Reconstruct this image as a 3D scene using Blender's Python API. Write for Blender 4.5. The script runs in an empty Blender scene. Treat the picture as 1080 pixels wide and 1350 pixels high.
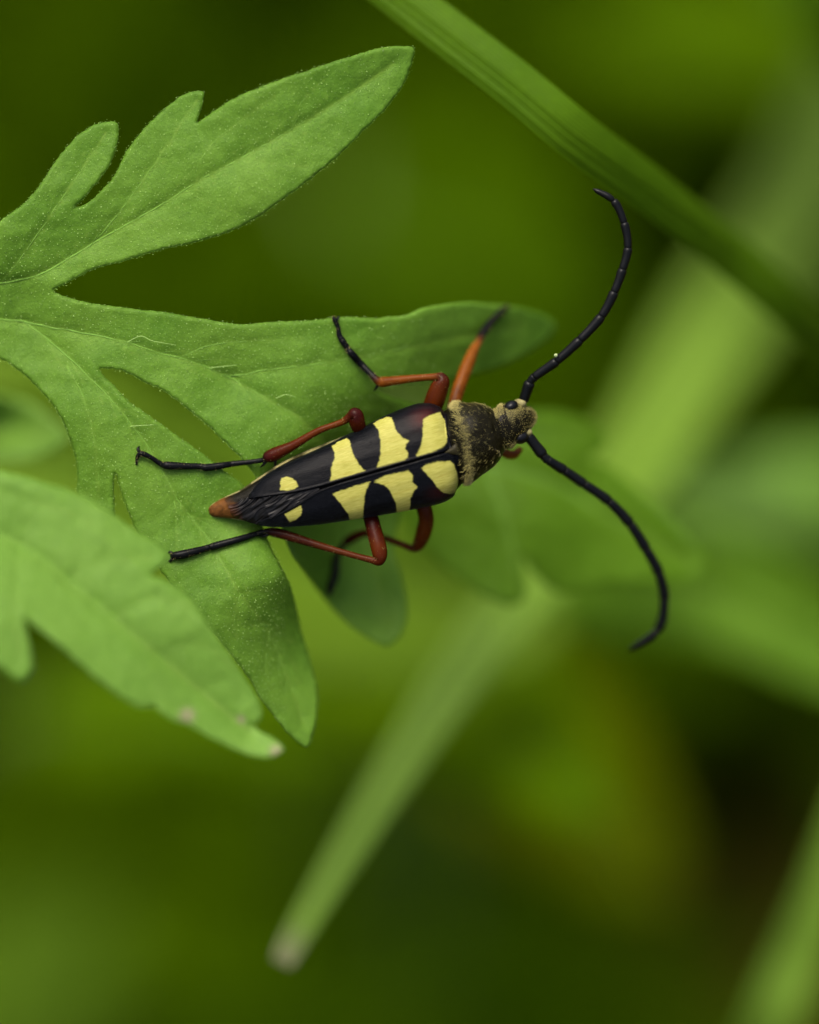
import bpy, math, random
import numpy as np
from mathutils import Vector, noise, geometry, kdtree

# ------------------------------------------------------------------ camera, light, exposure
random.seed(7); RNG = np.random.default_rng(7)
S = 0.001                      # all modelling below is in millimetres
K = 30.0                       # photo pixels per millimetre in the plane of focus (beetle about 13 mm long)
D = 250.0                      # lens to plane of focus, mm
PITCH = math.radians(55)       # the camera looks down by this much
HSUB = 220.0                   # height of the leaf above the soil, mm
cp, sp = math.cos(PITCH), math.sin(PITCH)
RIGHT = np.array([1.0, 0, 0]); UP = np.array([0, sp, cp]); BACK = np.array([0, -cp, sp])
SUB = np.array([0, 0, HSUB])
sc = bpy.context.scene
C = sc.collection
cam_d = bpy.data.cameras.new('camera'); cam = bpy.data.objects.new('camera', cam_d); C.objects.link(cam)
cam.location = (SUB + BACK * D) * S
cam.rotation_euler = (math.pi / 2 - PITCH, 0, 0)
cam_d.sensor_fit = 'VERTICAL'; cam_d.sensor_height = 20.0
cam_d.lens = 20.0 * D / (1350 / K)
cam_d.clip_start = 0.005; cam_d.clip_end = 2000
cam_d.dof.use_dof = True
cam_d.dof.focus_distance = (D - 0.1) * S
cam_d.dof.aperture_fstop = cam_d.lens / 20.0
cam_d.dof.aperture_blades = 0
sc.camera = cam

SUN_EL, SUN_AZ = math.radians(74), math.radians(-50)      # azimuth measured from +Y (away from the camera) towards +X
world = bpy.data.worlds.new('World'); sc.world = world; world.use_nodes = True
nt = world.node_tree; bg = nt.nodes['Background']
sky = nt.nodes.new('ShaderNodeTexSky'); sky.sky_type = 'NISHITA'; sky.sun_disc = False
sky.sun_elevation = SUN_EL; sky.sun_rotation = SUN_AZ
sky.dust_density = 8.0; sky.air_density = 0.7; sky.ozone_density = 1.0
nt.links.new(sky.outputs[0], bg.inputs[0]); bg.inputs[1].default_value = 0.13
sun_d = bpy.data.lights.new('sun', 'SUN'); sun_d.energy = 1.1; sun_d.angle = math.radians(35); sun_d.color = (1.0, 0.95, 0.82)
sun = bpy.data.objects.new('sun', sun_d); C.objects.link(sun)
sdir = Vector((math.sin(SUN_AZ) * math.cos(SUN_EL), math.cos(SUN_AZ) * math.cos(SUN_EL), math.sin(SUN_EL)))
sun.rotation_euler = sdir.to_track_quat('Z', 'Y').to_euler(); sun.location = sdir * 3
vs = sc.view_settings; vs.view_transform = 'Standard'; vs.look = 'None'; vs.gamma = 1; vs.use_curve_mapping = False
vs.exposure = 1.4
sc.cycles.use_denoising = True
try: sc.cycles.denoiser = 'OPENIMAGEDENOISE'
except Exception: pass
sc.cycles.max_bounces = 8

# ------------------------------------------------------------------ helpers
def pos(px, py, w):
    """photo pixel + height w (mm above the plane of focus, towards the lens) -> world point in mm"""
    px, py, w = np.broadcast_arrays(np.asarray(px, float), np.asarray(py, float), np.asarray(w, float))
    f = (D - w) / D / K
    x = (px - 540) * f; y = (675 - py) * f
    return SUB + x[..., None] * RIGHT + y[..., None] * UP + w[..., None] * BACK

def ground_w(px, py):
    """depth at which the ray through a pixel meets the soil"""
    a = (675 - py) / K * cp
    return -(HSUB + a) / (sp - a / D)

def tag(o, label=None, cat=None, group=None, kind=None):
    for k, v in (('label', label), ('category', cat), ('group', group), ('kind', kind)):
        if v: o[k] = v
    return o

def empty(name, at, label, cat, group=None):
    o = bpy.data.objects.new(name, None); C.objects.link(o)
    o.empty_display_size = 0.002
    o.location = np.asarray(at) * S
    o['at'] = [float(v) for v in at]
    return tag(o, label, cat, group)

def origin_of(o):
    at = np.zeros(3)
    while o is not None:
        at = at + np.array(o.location[:]) / S; o = o.parent
    return at

def mesh(name, V, F, mat, parent=None, smooth=True, attrs=None, at=None):
    V = np.asarray(V, float)
    if parent is not None:
        po = origin_of(parent); org = po
    else:
        org = V.mean(0) if at is None else np.asarray(at); po = np.zeros(3)
    me = bpy.data.meshes.new(name)
    me.from_pydata(((V - org) * S).tolist(), [], [list(map(int, f)) for f in F])
    if smooth: me.polygons.foreach_set('use_smooth', [True] * len(me.polygons))
    for k, vals in (attrs or {}).items():
        a = me.attributes.new(k, 'FLOAT', 'POINT'); a.data.foreach_set('value', np.asarray(vals, np.float32))
    me.materials.append(mat); me.update()
    o = bpy.data.objects.new(name, me); C.objects.link(o)
    if parent is None: o.location = org * S
    else: o.parent = parent
    return o

def catmull(P, step=None, n=None, closed=False):
    """smooth polyline through the rows of P (any number of columns; the first two or three give the length)"""
    P = np.asarray(P, float); m = len(P)
    if closed: Q = np.vstack([P[-1], P, P[0], P[1]]); segs = m
    else: Q = np.vstack([2 * P[0] - P[1], P, 2 * P[-1] - P[-2]]); segs = m - 1
    out = []
    for i in range(segs):
        p0, p1, p2, p3 = Q[i:i + 4]
        L = np.linalg.norm((p2 - p1)[:2])
        k = n if n else max(1, int(round(L / step)))
        # centripetal-ish tangents keep corners from looping
        l0, l1, l2 = (max(1e-6, np.linalg.norm((b - a)[:2])) for a, b in ((p0, p1), (p1, p2), (p2, p3)))
        m1 = (p2 - p0) * (l1 / (l0 + l1)); m2 = (p3 - p1) * (l1 / (l1 + l2))
        for j in range(k):
            t = j / k; t2 = t * t; t3 = t2 * t
            out.append((2*t3-3*t2+1)*p1 + (t3-2*t2+t)*m1 + (-2*t3+3*t2)*p2 + (t3-t2)*m2)
    if not closed: out.append(P[-1])
    return np.array(out)

def tps(ctrl, lam=0.0):
    """thin plate spline through (x, y, w) control points"""
    c = np.asarray(ctrl, float); X = c[:, :2] / 300; n = len(c)
    def U(r): return np.where(r > 0, r * r * np.log(r + 1e-12), 0)
    Km = U(np.linalg.norm(X[:, None] - X[None], axis=2)) + lam * np.eye(n)
    Pm = np.hstack([np.ones((n, 1)), X])
    A = np.block([[Km, Pm], [Pm.T, np.zeros((3, 3))]])
    co = np.linalg.solve(A, np.concatenate([c[:, 2], np.zeros(3)]))
    def f(px, py):
        q = np.stack([np.asarray(px, float), np.asarray(py, float)], -1) / 300
        r = np.linalg.norm(q[..., None, :] - X, axis=-1)
        return U(r) @ co[:n] + co[n] + q @ co[n + 1:]
    return f

def seg_dist(Q, L):
    """distance of points Q (n,2) to polyline L (m,2)"""
    best = np.full(len(Q), 1e9)
    for a, b in zip(L[:-1], L[1:]):
        d = b - a; t = np.clip(((Q - a) @ d) / max(1e-9, d @ d), 0, 1)
        best = np.minimum(best, np.linalg.norm(Q - (a + t[:, None] * d), axis=1))
    return best

def inside(Q, poly):
    r = np.zeros(len(Q), bool); x, y = Q[:, 0], Q[:, 1]
    a = poly; b = np.roll(poly, -1, 0)
    for (x1, y1), (x2, y2) in zip(a, b):
        if y1 == y2: continue
        r ^= ((y1 > y) != (y2 > y)) & (x < (x2 - x1) * (y - y1) / (y2 - y1) + x1)
    return r

def nz(P, scale, seed=0.0):
    return np.array([noise.noise(Vector((x * scale + seed, y * scale - seed, seed * 1.7))) for x, y in P])

def tube(path, rad, seg=12, cap=True, flat=1.0):
    """swept tube in world mm: path (n,3), rad (n,)"""
    P = np.asarray(path, float); R = np.asarray(rad, float); n = len(P)
    T = np.gradient(P, axis=0); T /= np.linalg.norm(T, axis=1)[:, None] + 1e-12
    ref = BACK - T[0] * (BACK @ T[0])
    if np.linalg.norm(ref) < 1e-3: ref = UP - T[0] * (UP @ T[0])
    V = []; N = ref / np.linalg.norm(ref)
    for i in range(n):
        N = N - T[i] * (N @ T[i]); N /= np.linalg.norm(N) + 1e-12
        B = np.cross(T[i], N)
        for j in range(seg):
            a = 2 * math.pi * j / seg
            V.append(P[i] + R[i] * (math.cos(a) * N * flat + math.sin(a) * B))
    F = [(i*seg+j, i*seg+(j+1) % seg, (i+1)*seg+(j+1) % seg, (i+1)*seg+j) for i in range(n-1) for j in range(seg)]
    if cap:
        V.append(P[0] - T[0] * R[0] * .5); V.append(P[-1] + T[-1] * R[-1] * .5); c0, c1 = n*seg, n*seg+1
        for j in range(seg):
            F.append((c0, (j+1) % seg, j)); F.append((c1, (n-1)*seg+j, (n-1)*seg+(j+1) % seg))
    return np.array(V), F

def spikes(bases, dirs, lens, rads, bend=0.0):
    """many short tapered three sided hairs in one mesh"""
    V = []; F = []
    for b, d, l, r in zip(bases, dirs, lens, rads):
        d = d / (np.linalg.norm(d) + 1e-9)
        u = np.cross(d, [0.3, 0.7, 0.64]); u /= np.linalg.norm(u) + 1e-9; v = np.cross(d, u)
        k = len(V)
        for a in (0, 2.094, 4.189): V.append(b + r * (math.cos(a) * u + math.sin(a) * v))
        if bend:
            mid = b + d * l * .55; e = b + d * l + u * l * bend
            for a in (0, 2.094, 4.189): V.append(mid + .7 * r * (math.cos(a) * u + math.sin(a) * v))
            V.append(e)
            for j in range(3):
                F.append((k+j, k+(j+1) % 3, k+3+(j+1) % 3, k+3+j)); F.append((k+3+j, k+3+(j+1) % 3, k+6))
        else:
            V.append(b + d * l)
            for j in range(3): F.append((k+j, k+(j+1) % 3, k+3))
    return np.array(V), F

# ------------------------------------------------------------------ materials
def material(name):
    m = bpy.data.materials.new(name); m.use_nodes = True
    return m, m.node_tree.nodes, m.node_tree.links, m.node_tree.nodes['Principled BSDF']

def setp(b, **kw):
    for k, v in kw.items(): b.inputs[k.replace('_', ' ')].default_value = v

def mixc(N, L, fac, a, b):
    m = N.new('ShaderNodeMix'); m.data_type = 'RGBA'
    for sock, v in ((m.inputs[0], fac), (m.inputs[6], a), (m.inputs[7], b)):
        if hasattr(v, 'is_linked'): L.new(v, sock)
        else: sock.default_value = v if not isinstance(v, tuple) else (*v[:3], 1)
    return m.outputs[2]

def tex_noise(N, L, scale, detail=4, vec=None, rough=.55):
    t = N.new('ShaderNodeTexNoise'); t.inputs['Scale'].default_value = scale; t.inputs['Detail'].default_value = detail
    t.inputs['Roughness'].default_value = rough
    if vec is not None: L.new(vec, t.inputs['Vector'])
    return t.outputs['Fac']

def ramp(N, L, fac, lo, hi, a=0.0, b=1.0):
    r = N.new('ShaderNodeMapRange'); L.new(fac, r.inputs[0])
    for i, v in enumerate((lo, hi, a, b)): r.inputs[i + 1].default_value = v
    return r.outputs[0]

def leaf_mat(name, col, col2, vein=None, trans=.28, rough=.5, bump=.42, vary=260, fine=9000, sheen=0, spec=.12):
    m, N, L, b = material(name)
    tc = N.new('ShaderNodeTexCoord').outputs['Object']
    c = mixc(N, L, ramp(N, L, tex_noise(N, L, vary, 3, tc), .35, .65), col, col2)
    c = mixc(N, L, ramp(N, L, tex_noise(N, L, vary * 5, 4, tc, .65), .5, .8, 0, .45), c, tuple(v * .72 for v in col))
    fn = tex_noise(N, L, fine * .45, 3, tc, .6)
    c = mixc(N, L, ramp(N, L, fn, .45, .75, 0, .35), c, tuple(min(1, v * 1.45) for v in col2))
    if vein:
        at = N.new('ShaderNodeAttribute'); at.attribute_name = 'vein'
        c = mixc(N, L, at.outputs['Fac'], c, vein)
        at2 = N.new('ShaderNodeAttribute'); at2.attribute_name = 'blemish'
        c = mixc(N, L, at2.outputs['Fac'], c, (.20, .19, .10))
    L.new(c, b.inputs['Base Color'])
    setp(b, Roughness=rough, Specular_IOR_Level=spec, Sheen_Weight=sheen, Sheen_Roughness=.5)
    b.inputs['Sheen Tint'].default_value = (.8, 1, .6, 1)
    bp = N.new('ShaderNodeBump'); bp.inputs['Strength'].default_value = bump; bp.inputs['Distance'].default_value = .00009
    vo = N.new('ShaderNodeTexVoronoi'); vo.feature = 'DISTANCE_TO_EDGE'; vo.inputs['Scale'].default_value = fine * .33; L.new(tc, vo.inputs['Vector'])
    ad = N.new('ShaderNodeMath'); ad.operation = 'MULTIPLY_ADD'; L.new(ramp(N, L, vo.outputs['Distance'], 0, .35), ad.inputs[0]); ad.inputs[1].default_value = .16
    L.new(tex_noise(N, L, fine, 4, tc, .65), ad.inputs[2]); L.new(ad.outputs[0], bp.inputs['Height']); L.new(bp.outputs[0], b.inputs['Normal'])
    tr = N.new('ShaderNodeBsdfTranslucent'); L.new(mixc(N, L, .5, c, tuple(min(1, v * 1.3) for v in col)), tr.inputs[0])
    L.new(bp.outputs[0], tr.inputs['Normal'])
    mx = N.new('ShaderNodeMixShader'); mx.inputs[0].default_value = trans
    L.new(b.outputs[0], mx.inputs[1]); L.new(tr.outputs[0], mx.inputs[2])
    L.new(mx.outputs[0], N['Material Output'].inputs[0])
    return m

M = {}
M['leaf'] = leaf_mat('hairy_leaf', (.064, .152, .0100), (.086, .180, .0150), (.105, .195, .020), spec=.14)
M['leaf_fore'] = leaf_mat('pale_hairy_leaf', (.088, .190, .018), (.104, .210, .024), (.110, .205, .024), spec=.18)
M['leaf_dim'] = leaf_mat('dull_leaf', (.052, .120, .0030), (.062, .134, .005), (.08, .155, .012), fine=5000, sheen=0, spec=.07)  # a little darker and less blue than the beetle's leaf
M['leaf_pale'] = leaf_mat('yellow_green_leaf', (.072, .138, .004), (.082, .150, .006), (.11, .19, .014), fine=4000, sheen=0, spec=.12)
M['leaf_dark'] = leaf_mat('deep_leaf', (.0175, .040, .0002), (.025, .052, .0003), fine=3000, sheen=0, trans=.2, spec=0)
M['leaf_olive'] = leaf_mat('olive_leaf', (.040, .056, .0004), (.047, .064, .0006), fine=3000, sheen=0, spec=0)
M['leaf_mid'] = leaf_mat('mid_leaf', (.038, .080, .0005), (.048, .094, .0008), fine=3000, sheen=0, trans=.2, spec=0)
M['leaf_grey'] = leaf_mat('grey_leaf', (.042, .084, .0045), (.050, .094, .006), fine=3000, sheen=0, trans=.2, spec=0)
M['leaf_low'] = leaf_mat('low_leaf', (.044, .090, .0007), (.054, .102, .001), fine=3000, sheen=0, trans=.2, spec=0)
M['grass'] = leaf_mat('grass', (.040, .092, .0010), (.048, .104, .0016), (.07, .14, .008), fine=4000, sheen=0, vary=180, spec=.07)
M['grass_pale'] = leaf_mat('pale_grass', (.120, .222, .016), (.134, .238, .021), (.145, .23, .03), fine=4000, sheen=.03, spec=.2)

def plain(name, col, rough=.5, spec=.5, **kw):
    m, N, L, b = material(name)
    tc = N.new('ShaderNodeTexCoord').outputs['Object']
    c = mixc(N, L, tex_noise(N, L, 3000, 3, tc), tuple(v * .8 for v in col), tuple(v * 1.2 for v in col))
    L.new(c, b.inputs['Base Color']); setp(b, Roughness=rough, Specular_IOR_Level=spec, **kw)
    return m
M['vein'] = plain('vein_green', (.085, .185, .018), .55, .2)
M['stub'] = plain('leaf_hair', (.21, .335, .09), .5, .2)
M['stalk'] = plain('stalk', (.07, .12, .02), .6, .3)
M['goldhair'] = plain('golden_hair', (.30, .262, .085), .4, .25)
M['darkhair'] = plain('dark_hair', (.0075, .0085, .0105), .4, .1)
M['eye'] = plain('beetle_eye', (.0025, .0025, .003), .3, .16)
M['antenna'] = plain('antenna_black', (.0020, .0022, .0022), .34, .12)

def soil_mat():
    m, N, L, b = material('soil')
    tc = N.new('ShaderNodeTexCoord').outputs['Object']
    c = mixc(N, L, tex_noise(N, L, 60, 6, tc), (.030, .028, .0015), (.060, .052, .004))
    L.new(c, b.inputs['Base Color']); setp(b, Roughness=.95, Specular_IOR_Level=.1)
    bp = N.new('ShaderNodeBump'); bp.inputs['Strength'].default_value = .8; bp.inputs['Distance'].default_value = .004
    L.new(tex_noise(N, L, 200, 6, tc), bp.inputs['Height']); L.new(bp.outputs[0], b.inputs['Normal'])
    return m
M['soil'] = soil_mat()

def attr(N, name):
    a = N.new('ShaderNodeAttribute'); a.attribute_name = name; return a.outputs['Fac']

def elytra_mat():
    m, N, L, b = material('wing_cover')
    tc = N.new('ShaderNodeTexCoord').outputs['Object']
    mp = N.new('ShaderNodeMapping'); L.new(tc, mp.inputs[0]); mp.inputs['Rotation'].default_value = (0, 0, 0)
    cx = N.new('ShaderNodeCombineXYZ'); L.new(attr(N, 'along'), cx.inputs[0]); L.new(attr(N, 'across'), cx.inputs[1])
    streak = tex_noise(N, L, 1.0, 4, cx.outputs[0], .6)
    ye = mixc(N, L, ramp(N, L, streak, .3, .7), (.185, .178, .026), (.300, .292, .076))
    ln = attr(N, 'lines')
    ye = mixc(N, L, ramp(N, L, ln, 0, 1, 0, .5), ye, (.20, .15, .02))
    bl = mixc(N, L, ramp(N, L, streak, .35, .7), (.0008, .0009, .0012), (.0035, .0040, .0050))
    rd = mixc(N, L, attr(N, 'red'), bl, (.032, .0035, .0022))
    c = mixc(N, L, attr(N, 'yellow'), rd, ye)
    L.new(c, b.inputs['Base Color'])
    setp(b, Roughness=.28, Specular_IOR_Level=.05, Sheen_Weight=0, Sheen_Roughness=.35)
    b.inputs['Sheen Tint'].default_value = (.6, .75, 1, 1)
    bp = N.new('ShaderNodeBump'); bp.inputs['Strength'].default_value = .35; bp.inputs['Distance'].default_value = .00004
    L.new(streak, bp.inputs['Height']); L.new(bp.outputs[0], b.inputs['Normal'])
    return m
M['elytra'] = elytra_mat()

def body_mat():
    m, N, L, b = material('beetle_body')
    tc = N.new('ShaderNodeTexCoord').outputs['Object']
    bl = mixc(N, L, tex_noise(N, L, 3500, 4, tc), (.0012, .0011, .0006), (.007, .006, .002))
    orr = mixc(N, L, tex_noise(N, L, 2200, 4, tc), (.035, .010, .002), (.14, .060, .014))
    c = mixc(N, L, attr(N, 'orange'), bl, orr)
    go = mixc(N, L, tex_noise(N, L, 5000, 4, tc), (.07, .06, .015), (.34, .31, .14))
    c = mixc(N, L, attr(N, 'pale'), c, go)
    L.new(c, b.inputs['Base Color']); setp(b, Roughness=.36, Specular_IOR_Level=.06)
    bp = N.new('ShaderNodeBump'); bp.inputs['Strength'].default_value = .6; bp.inputs['Distance'].default_value = .00005
    L.new(tex_noise(N, L, 7000, 4, tc), bp.inputs['Height']); L.new(bp.outputs[0], b.inputs['Normal'])
    return m
M['body'] = body_mat()

def leg_mat():
    m, N, L, b = material('beetle_leg')
    tc = N.new('ShaderNodeTexCoord').outputs['Object']
    rd = mixc(N, L, tex_noise(N, L, 1800, 3, tc), (.017, .0010, .0003), (.042, .0030, .0007))
    og = mixc(N, L, attr(N, 'light'), rd, (.16, .050, .0035))
    og = mixc(N, L, ramp(N, L, tex_noise(N, L, 900, 4, tc, .65), .48, .75, 0, .75), og, (.012, .0012, .0006))
    bl = mixc(N, L, tex_noise(N, L, 4000, 3, tc), (.0012, .0013, .0014), (.004, .0043, .0048))
    c = mixc(N, L, attr(N, 'black'), og, bl)
    L.new(c, b.inputs['Base Color']); setp(b, Roughness=.27, Specular_IOR_Level=.06)
    bp = N.new('ShaderNodeBump'); bp.inputs['Strength'].default_value = .3; bp.inputs['Distance'].default_value = .00004
    L.new(tex_noise(N, L, 12000, 3, tc), bp.inputs['Height']); L.new(bp.outputs[0], b.inputs['Normal'])
    return m
M['leg'] = leg_mat()
def wing_mat():
    m, N, L, b = material('folded_wing')
    tc = N.new('ShaderNodeTexCoord').outputs['Object']
    c = mixc(N, L, tex_noise(N, L, 4000, 4, tc), (.001, .001, .001), (.005, .0048, .0045))
    c = mixc(N, L, attr(N, 'brown'), c, (.035, .012, .004))
    L.new(c, b.inputs['Base Color']); setp(b, Roughness=.36, Specular_IOR_Level=.14)
    return m
M['wing'] = wing_mat()

# ------------------------------------------------------------------ ground
g = 400000.0
mesh('ground', [(-g, -g, 0), (g, -g, 0), (g, g, 0), (-g, g, 0)], [(0, 1, 2, 3)], M['soil'], smooth=False, at=(0, 0, 0))
tag(bpy.data.objects['ground'], kind='structure')

# ------------------------------------------------------------------ leaves
def petiole(parent, pts, r0, r1, name='petiole'):
    """stalk through (px,py,w) points, then down into the soil"""
    P = [pos(*p) for p in pts]
    e = P[-1]
    P += [e * [1, 1, .55] + np.array([1.5, 4, 0]), e * [1, 1, 0] + np.array([2, 7, -4])]
    Q = catmull(np.array(P), n=8)
    V, F = tube(Q, np.linspace(r0, r1, len(Q)), 10)
    return mesh(name, V, F, M['stalk'], parent)

def leaf_blade(parent, outline, wf, veins, mat, step=3.4, thick=.22, tooth=.5, groove=.05, vw=3.0, fold=(), und=.12, blem=(), name='blade', seed=1.0):
    O = catmull(outline, step=step, closed=True)
    if tooth:
        nrm = np.roll(O, -1, 0) - np.roll(O, 1, 0); nrm = np.stack([nrm[:, 1], -nrm[:, 0]], 1)
        nrm /= np.linalg.norm(nrm, axis=1)[:, None] + 1e-9
        O = O + nrm * (nz(O, .16, seed) * tooth * 2 + RNG.normal(0, tooth * .5, len(O)))[:, None]
    x0, y0 = O.min(0); x1, y1 = O.max(0)
    gx, gy = np.meshgrid(np.arange(x0, x1, step), np.arange(y0, y1, step * .87))
    gx = gx + (np.arange(gx.shape[0]) % 2)[:, None] * step * .5
    G = np.stack([gx.ravel(), gy.ravel()], 1) + RNG.uniform(-.18, .18, (gx.size, 2)) * step
    G = G[inside(G, O)]
    d = np.full(len(G), 1e9)
    for a in range(0, len(O), 400):
        d = np.minimum(d, np.sqrt(((G[:, None] - O[None, a:a+400]) ** 2).sum(2)).min(1)) if len(G) < 9000 else np.minimum(d, np.concatenate([np.sqrt(((g_[:, None] - O[None, a:a+400]) ** 2).sum(2)).min(1) for g_ in np.array_split(G, 8)]))
    G = G[d > step * .62]
    pts = np.vstack([O, G]); n = len(O)
    vv, ee, ff, *_ = geometry.delaunay_2d_cdt([Vector(p) for p in pts], [(i, (i + 1) % n) for i in range(n)], [list(range(n))], 1, 1e-5)
    P = np.array([v[:] for v in vv]); T = [tuple(f) for f in ff]
    # relief
    w = wf(P[:, 0], P[:, 1]) + und * nz(P, .018, seed) + und * .35 * nz(P, .06, seed + 3)
    vd = np.full(len(P), 1e9)
    for k, (L, wd) in enumerate(veins):
        Lc = catmull(np.array(L, float), step=8)
        dd = seg_dist(P, Lc)
        vd = np.minimum(vd, dd / wd)
        w = w - groove * wd * np.exp(-(dd / (vw * 2.2)) ** 2)
    for L, amp, reach in fold:                          # a crease: both halves rise away from the midrib
        dd = seg_dist(P, catmull(np.array(L, float), step=8))
        w = w + amp * np.minimum(dd / reach, 1.0)
    bl = np.zeros(len(P))
    for bx, by, br in blem: bl = np.maximum(bl, np.clip(1.3 - np.hypot(P[:, 0] - bx, P[:, 1] - by) / br, 0, 1))
    vein = np.clip(1.15 - vd / (vw * .75), 0, 1) * .8
    A = pos(P[:, 0], P[:, 1], w)
    tri = np.array(T)
    fn = np.cross(A[tri[:, 1]] - A[tri[:, 0]], A[tri[:, 2]] - A[tri[:, 0]])
    if (fn @ BACK).mean() < 0: tri = tri[:, ::-1]; fn = -fn
    vn = np.zeros_like(A)
    for k in range(3): np.add.at(vn, tri[:, k], fn)
    vn /= np.linalg.norm(vn, axis=1)[:, None] + 1e-12
    cnt = {}
    for t in tri:
        for k in range(3):
            a, b_ = int(t[k]), int(t[(k + 1) % 3]); cnt[(a, b_)] = 1
    edge = [(a, b_) for a, b_ in cnt if (b_, a) not in cnt]
    isb = np.zeros(len(P), bool)
    for a, b_ in edge: isb[a] = isb[b_] = True
    top = A - vn * (isb[:, None] * thick * .3)           # rounded margin
    B = A - vn * thick + vn * (isb[:, None] * thick * .3)
    m_ = len(P)
    F = [tuple(t) for t in tri] + [(t[2] + m_, t[1] + m_, t[0] + m_) for t in tri] + [(b_, a, a + m_, b_ + m_) for a, b_ in edge]
    o = mesh(name, np.vstack([top, B]), F, mat, parent, attrs={'vein': np.r_[vein, vein * .5], 'blemish': np.r_[bl, bl]})
    return o, P, A, vn, edge

def vein_parts(parent, veins, wf, P, A, vn, r=.05):
    """raised cords half sunk in the blade"""
    for L, wd in veins:
        Lc = catmull(np.array(L, float), step=9)
        idx = [int(np.argmin(((P - q) ** 2).sum(1))) for q in Lc]
        idx = [i for k, i in enumerate(idx) if k == 0 or i != idx[k - 1]]
        if len(idx) < 3: continue
        Q = A[idx] - vn[idx] * r * wd * .45
        Q[1:-1] = (Q[:-2] + 2 * Q[1:-1] + Q[2:]) / 4
        V, F = tube(Q, np.linspace(r * wd, r * wd * .4, len(Q)), 7)
        mesh('vein', V, F, M['vein'], parent)

def leaf_hair(parent, P, A, vn, edge, n, edge_n=2, sz=1.0, keep=None):
    x0, y0 = P.min(0); x1, y1 = P.max(0); st = n
    gx, gy = np.meshgrid(np.arange(x0, x1, st), np.arange(y0, y1, st * .87)); gx = gx + (np.arange(gx.shape[0]) % 2)[:, None] * st * .5
    G = np.stack([gx.ravel(), gy.ravel()], 1) + RNG.normal(0, st * .2, (gx.size, 2))
    kd = kdtree.KDTree(len(P))
    for k, p in enumerate(P): kd.insert((p[0], p[1], 0), k)
    kd.balance(); i = []; off = []
    for g_ in G:
        _, k, dist = kd.find((g_[0], g_[1], 0))
        if dist < 3.4 and (keep is None or keep(*g_)): i.append(k); off.append(g_ - P[k])
    i = np.array(i); off = np.array(off); n = len(i)
    bases = A[i] + (off[:, :1] * RIGHT - off[:, 1:] * UP) / K
    bases -= vn[i] * ((bases - A[i]) * vn[i]).sum(1)[:, None]
    dirs = vn[i] + RNG.normal(0, .35, (n, 3)) + np.array([.25, 0, 0])
    ln = RNG.uniform(.05, .085, n) * sz; rd = RNG.uniform(.013, .027, n) * sz
    bb, dd, ll, rr = [bases - vn[i] * .01], [dirs], [ln], [rd]
    for _ in range(edge_n):
        ea = np.array([e[0] for e in edge]); eb = np.array([e[1] for e in edge])
        t = RNG.uniform(0, 1, len(ea))[:, None]
        p = A[ea] * t + A[eb] * (1 - t)
        tang = A[eb] - A[ea]; out = np.cross(tang, vn[ea]); out /= np.linalg.norm(out, axis=1)[:, None] + 1e-9
        bb.append(p - vn[ea] * .02); dd.append(out + vn[ea] * .4 + RNG.normal(0, .5, p.shape) + tang / (np.linalg.norm(tang, axis=1)[:, None] + 1e-9) * .8)
        ll.append(RNG.uniform(.04, .10, len(p)) * sz); rr.append(RNG.uniform(.010, .020, len(p)) * sz)
    for lo, hi, mt in ((0, 1, 'stub'), (1, None, 'vein')):      # glands on the blade, green hairs along the margin
        V, F = spikes(np.vstack(bb[lo:hi]), np.vstack(dd[lo:hi]), np.concatenate(ll[lo:hi]), np.concatenate(rr[lo:hi]))
        o = mesh('hair', V, F, M[mt], parent, smooth=False); o['kind'] = 'stuff'
    return o

def z(pts, ox, oy, s): return [(ox + a / s, oy + b / s) for a, b in pts]

# --- the lobed leaf that carries the beetle
up_l = z([(-60,540),(0,485),(60,440),(100,395),(140,335),(190,275),(230,245),(270,232),(298,235),(300,252),(295,300),(270,355),(235,400),(208,433),(193,449),
          (215,445),(250,415),(290,370),(320,310),(375,240),(430,190),(470,163),(515,156),(513,185),(500,233),(535,210),(600,170),(700,130),(800,97),(880,72),
          (960,48),(1010,41),(1052,46),(1050,75),(1030,130),(985,195),(930,250),(870,310),(800,370),(720,430),(650,478),(590,510),(500,538),(400,560),(330,582),
          (260,600),(200,625),(160,648),(134,662),(170,680),(250,698),(330,708),(420,718),(520,735),(615,748),(700,742),(780,739)], 0, 40, 1.9286)
mid = [(451,419),(499,420),(540,415.6),(555,408),(584,402),(615,399.5),(647,401),(672,403.6),(697,409),(719,416),(732,425.7),(733,435),(722,448),(703,462),
       (678,476),(653,487),(625,495),(595,502),(560,506),(525,508),(497,513),(515,524),(545,534),(572,552),(565,600),(545,645),(524,690),(518,722),(526,752),
       (534.5,787),(536,814),(527,838),(511,849.5),(492,842),(460.6,820),(433,791),(406,756),(387,729),(376,700),(362,665),(336,625),(315,601),(294,580),(268,555),
       (243,535),(217,516),(187,501),(157.6,487.5),(130,487),(145,503.5),(170,529),(196,548),(226,569.5),(251,586.6),(277,606),(298,623),(318,638)]
low = [(340,675),(354,710),(367,737),(383,767),(394,808),(402,842),(414.6,883),(420,917),(416.7,954),(406,983),(387.5,971),(367,948),(346,921),(329,892),
       (290,845),(240,790),(200,735),(180,702),(170,678),(160,650),(151,624),(149,650),(151,690),(152,720),(125,700),(108,670),(101,645),(102,627),(96,593),(85,563),(72,537.6),(51,512),(25.6,488.6),(0,471.6),(-60,440),(-75,400),(-62,360)]
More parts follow.
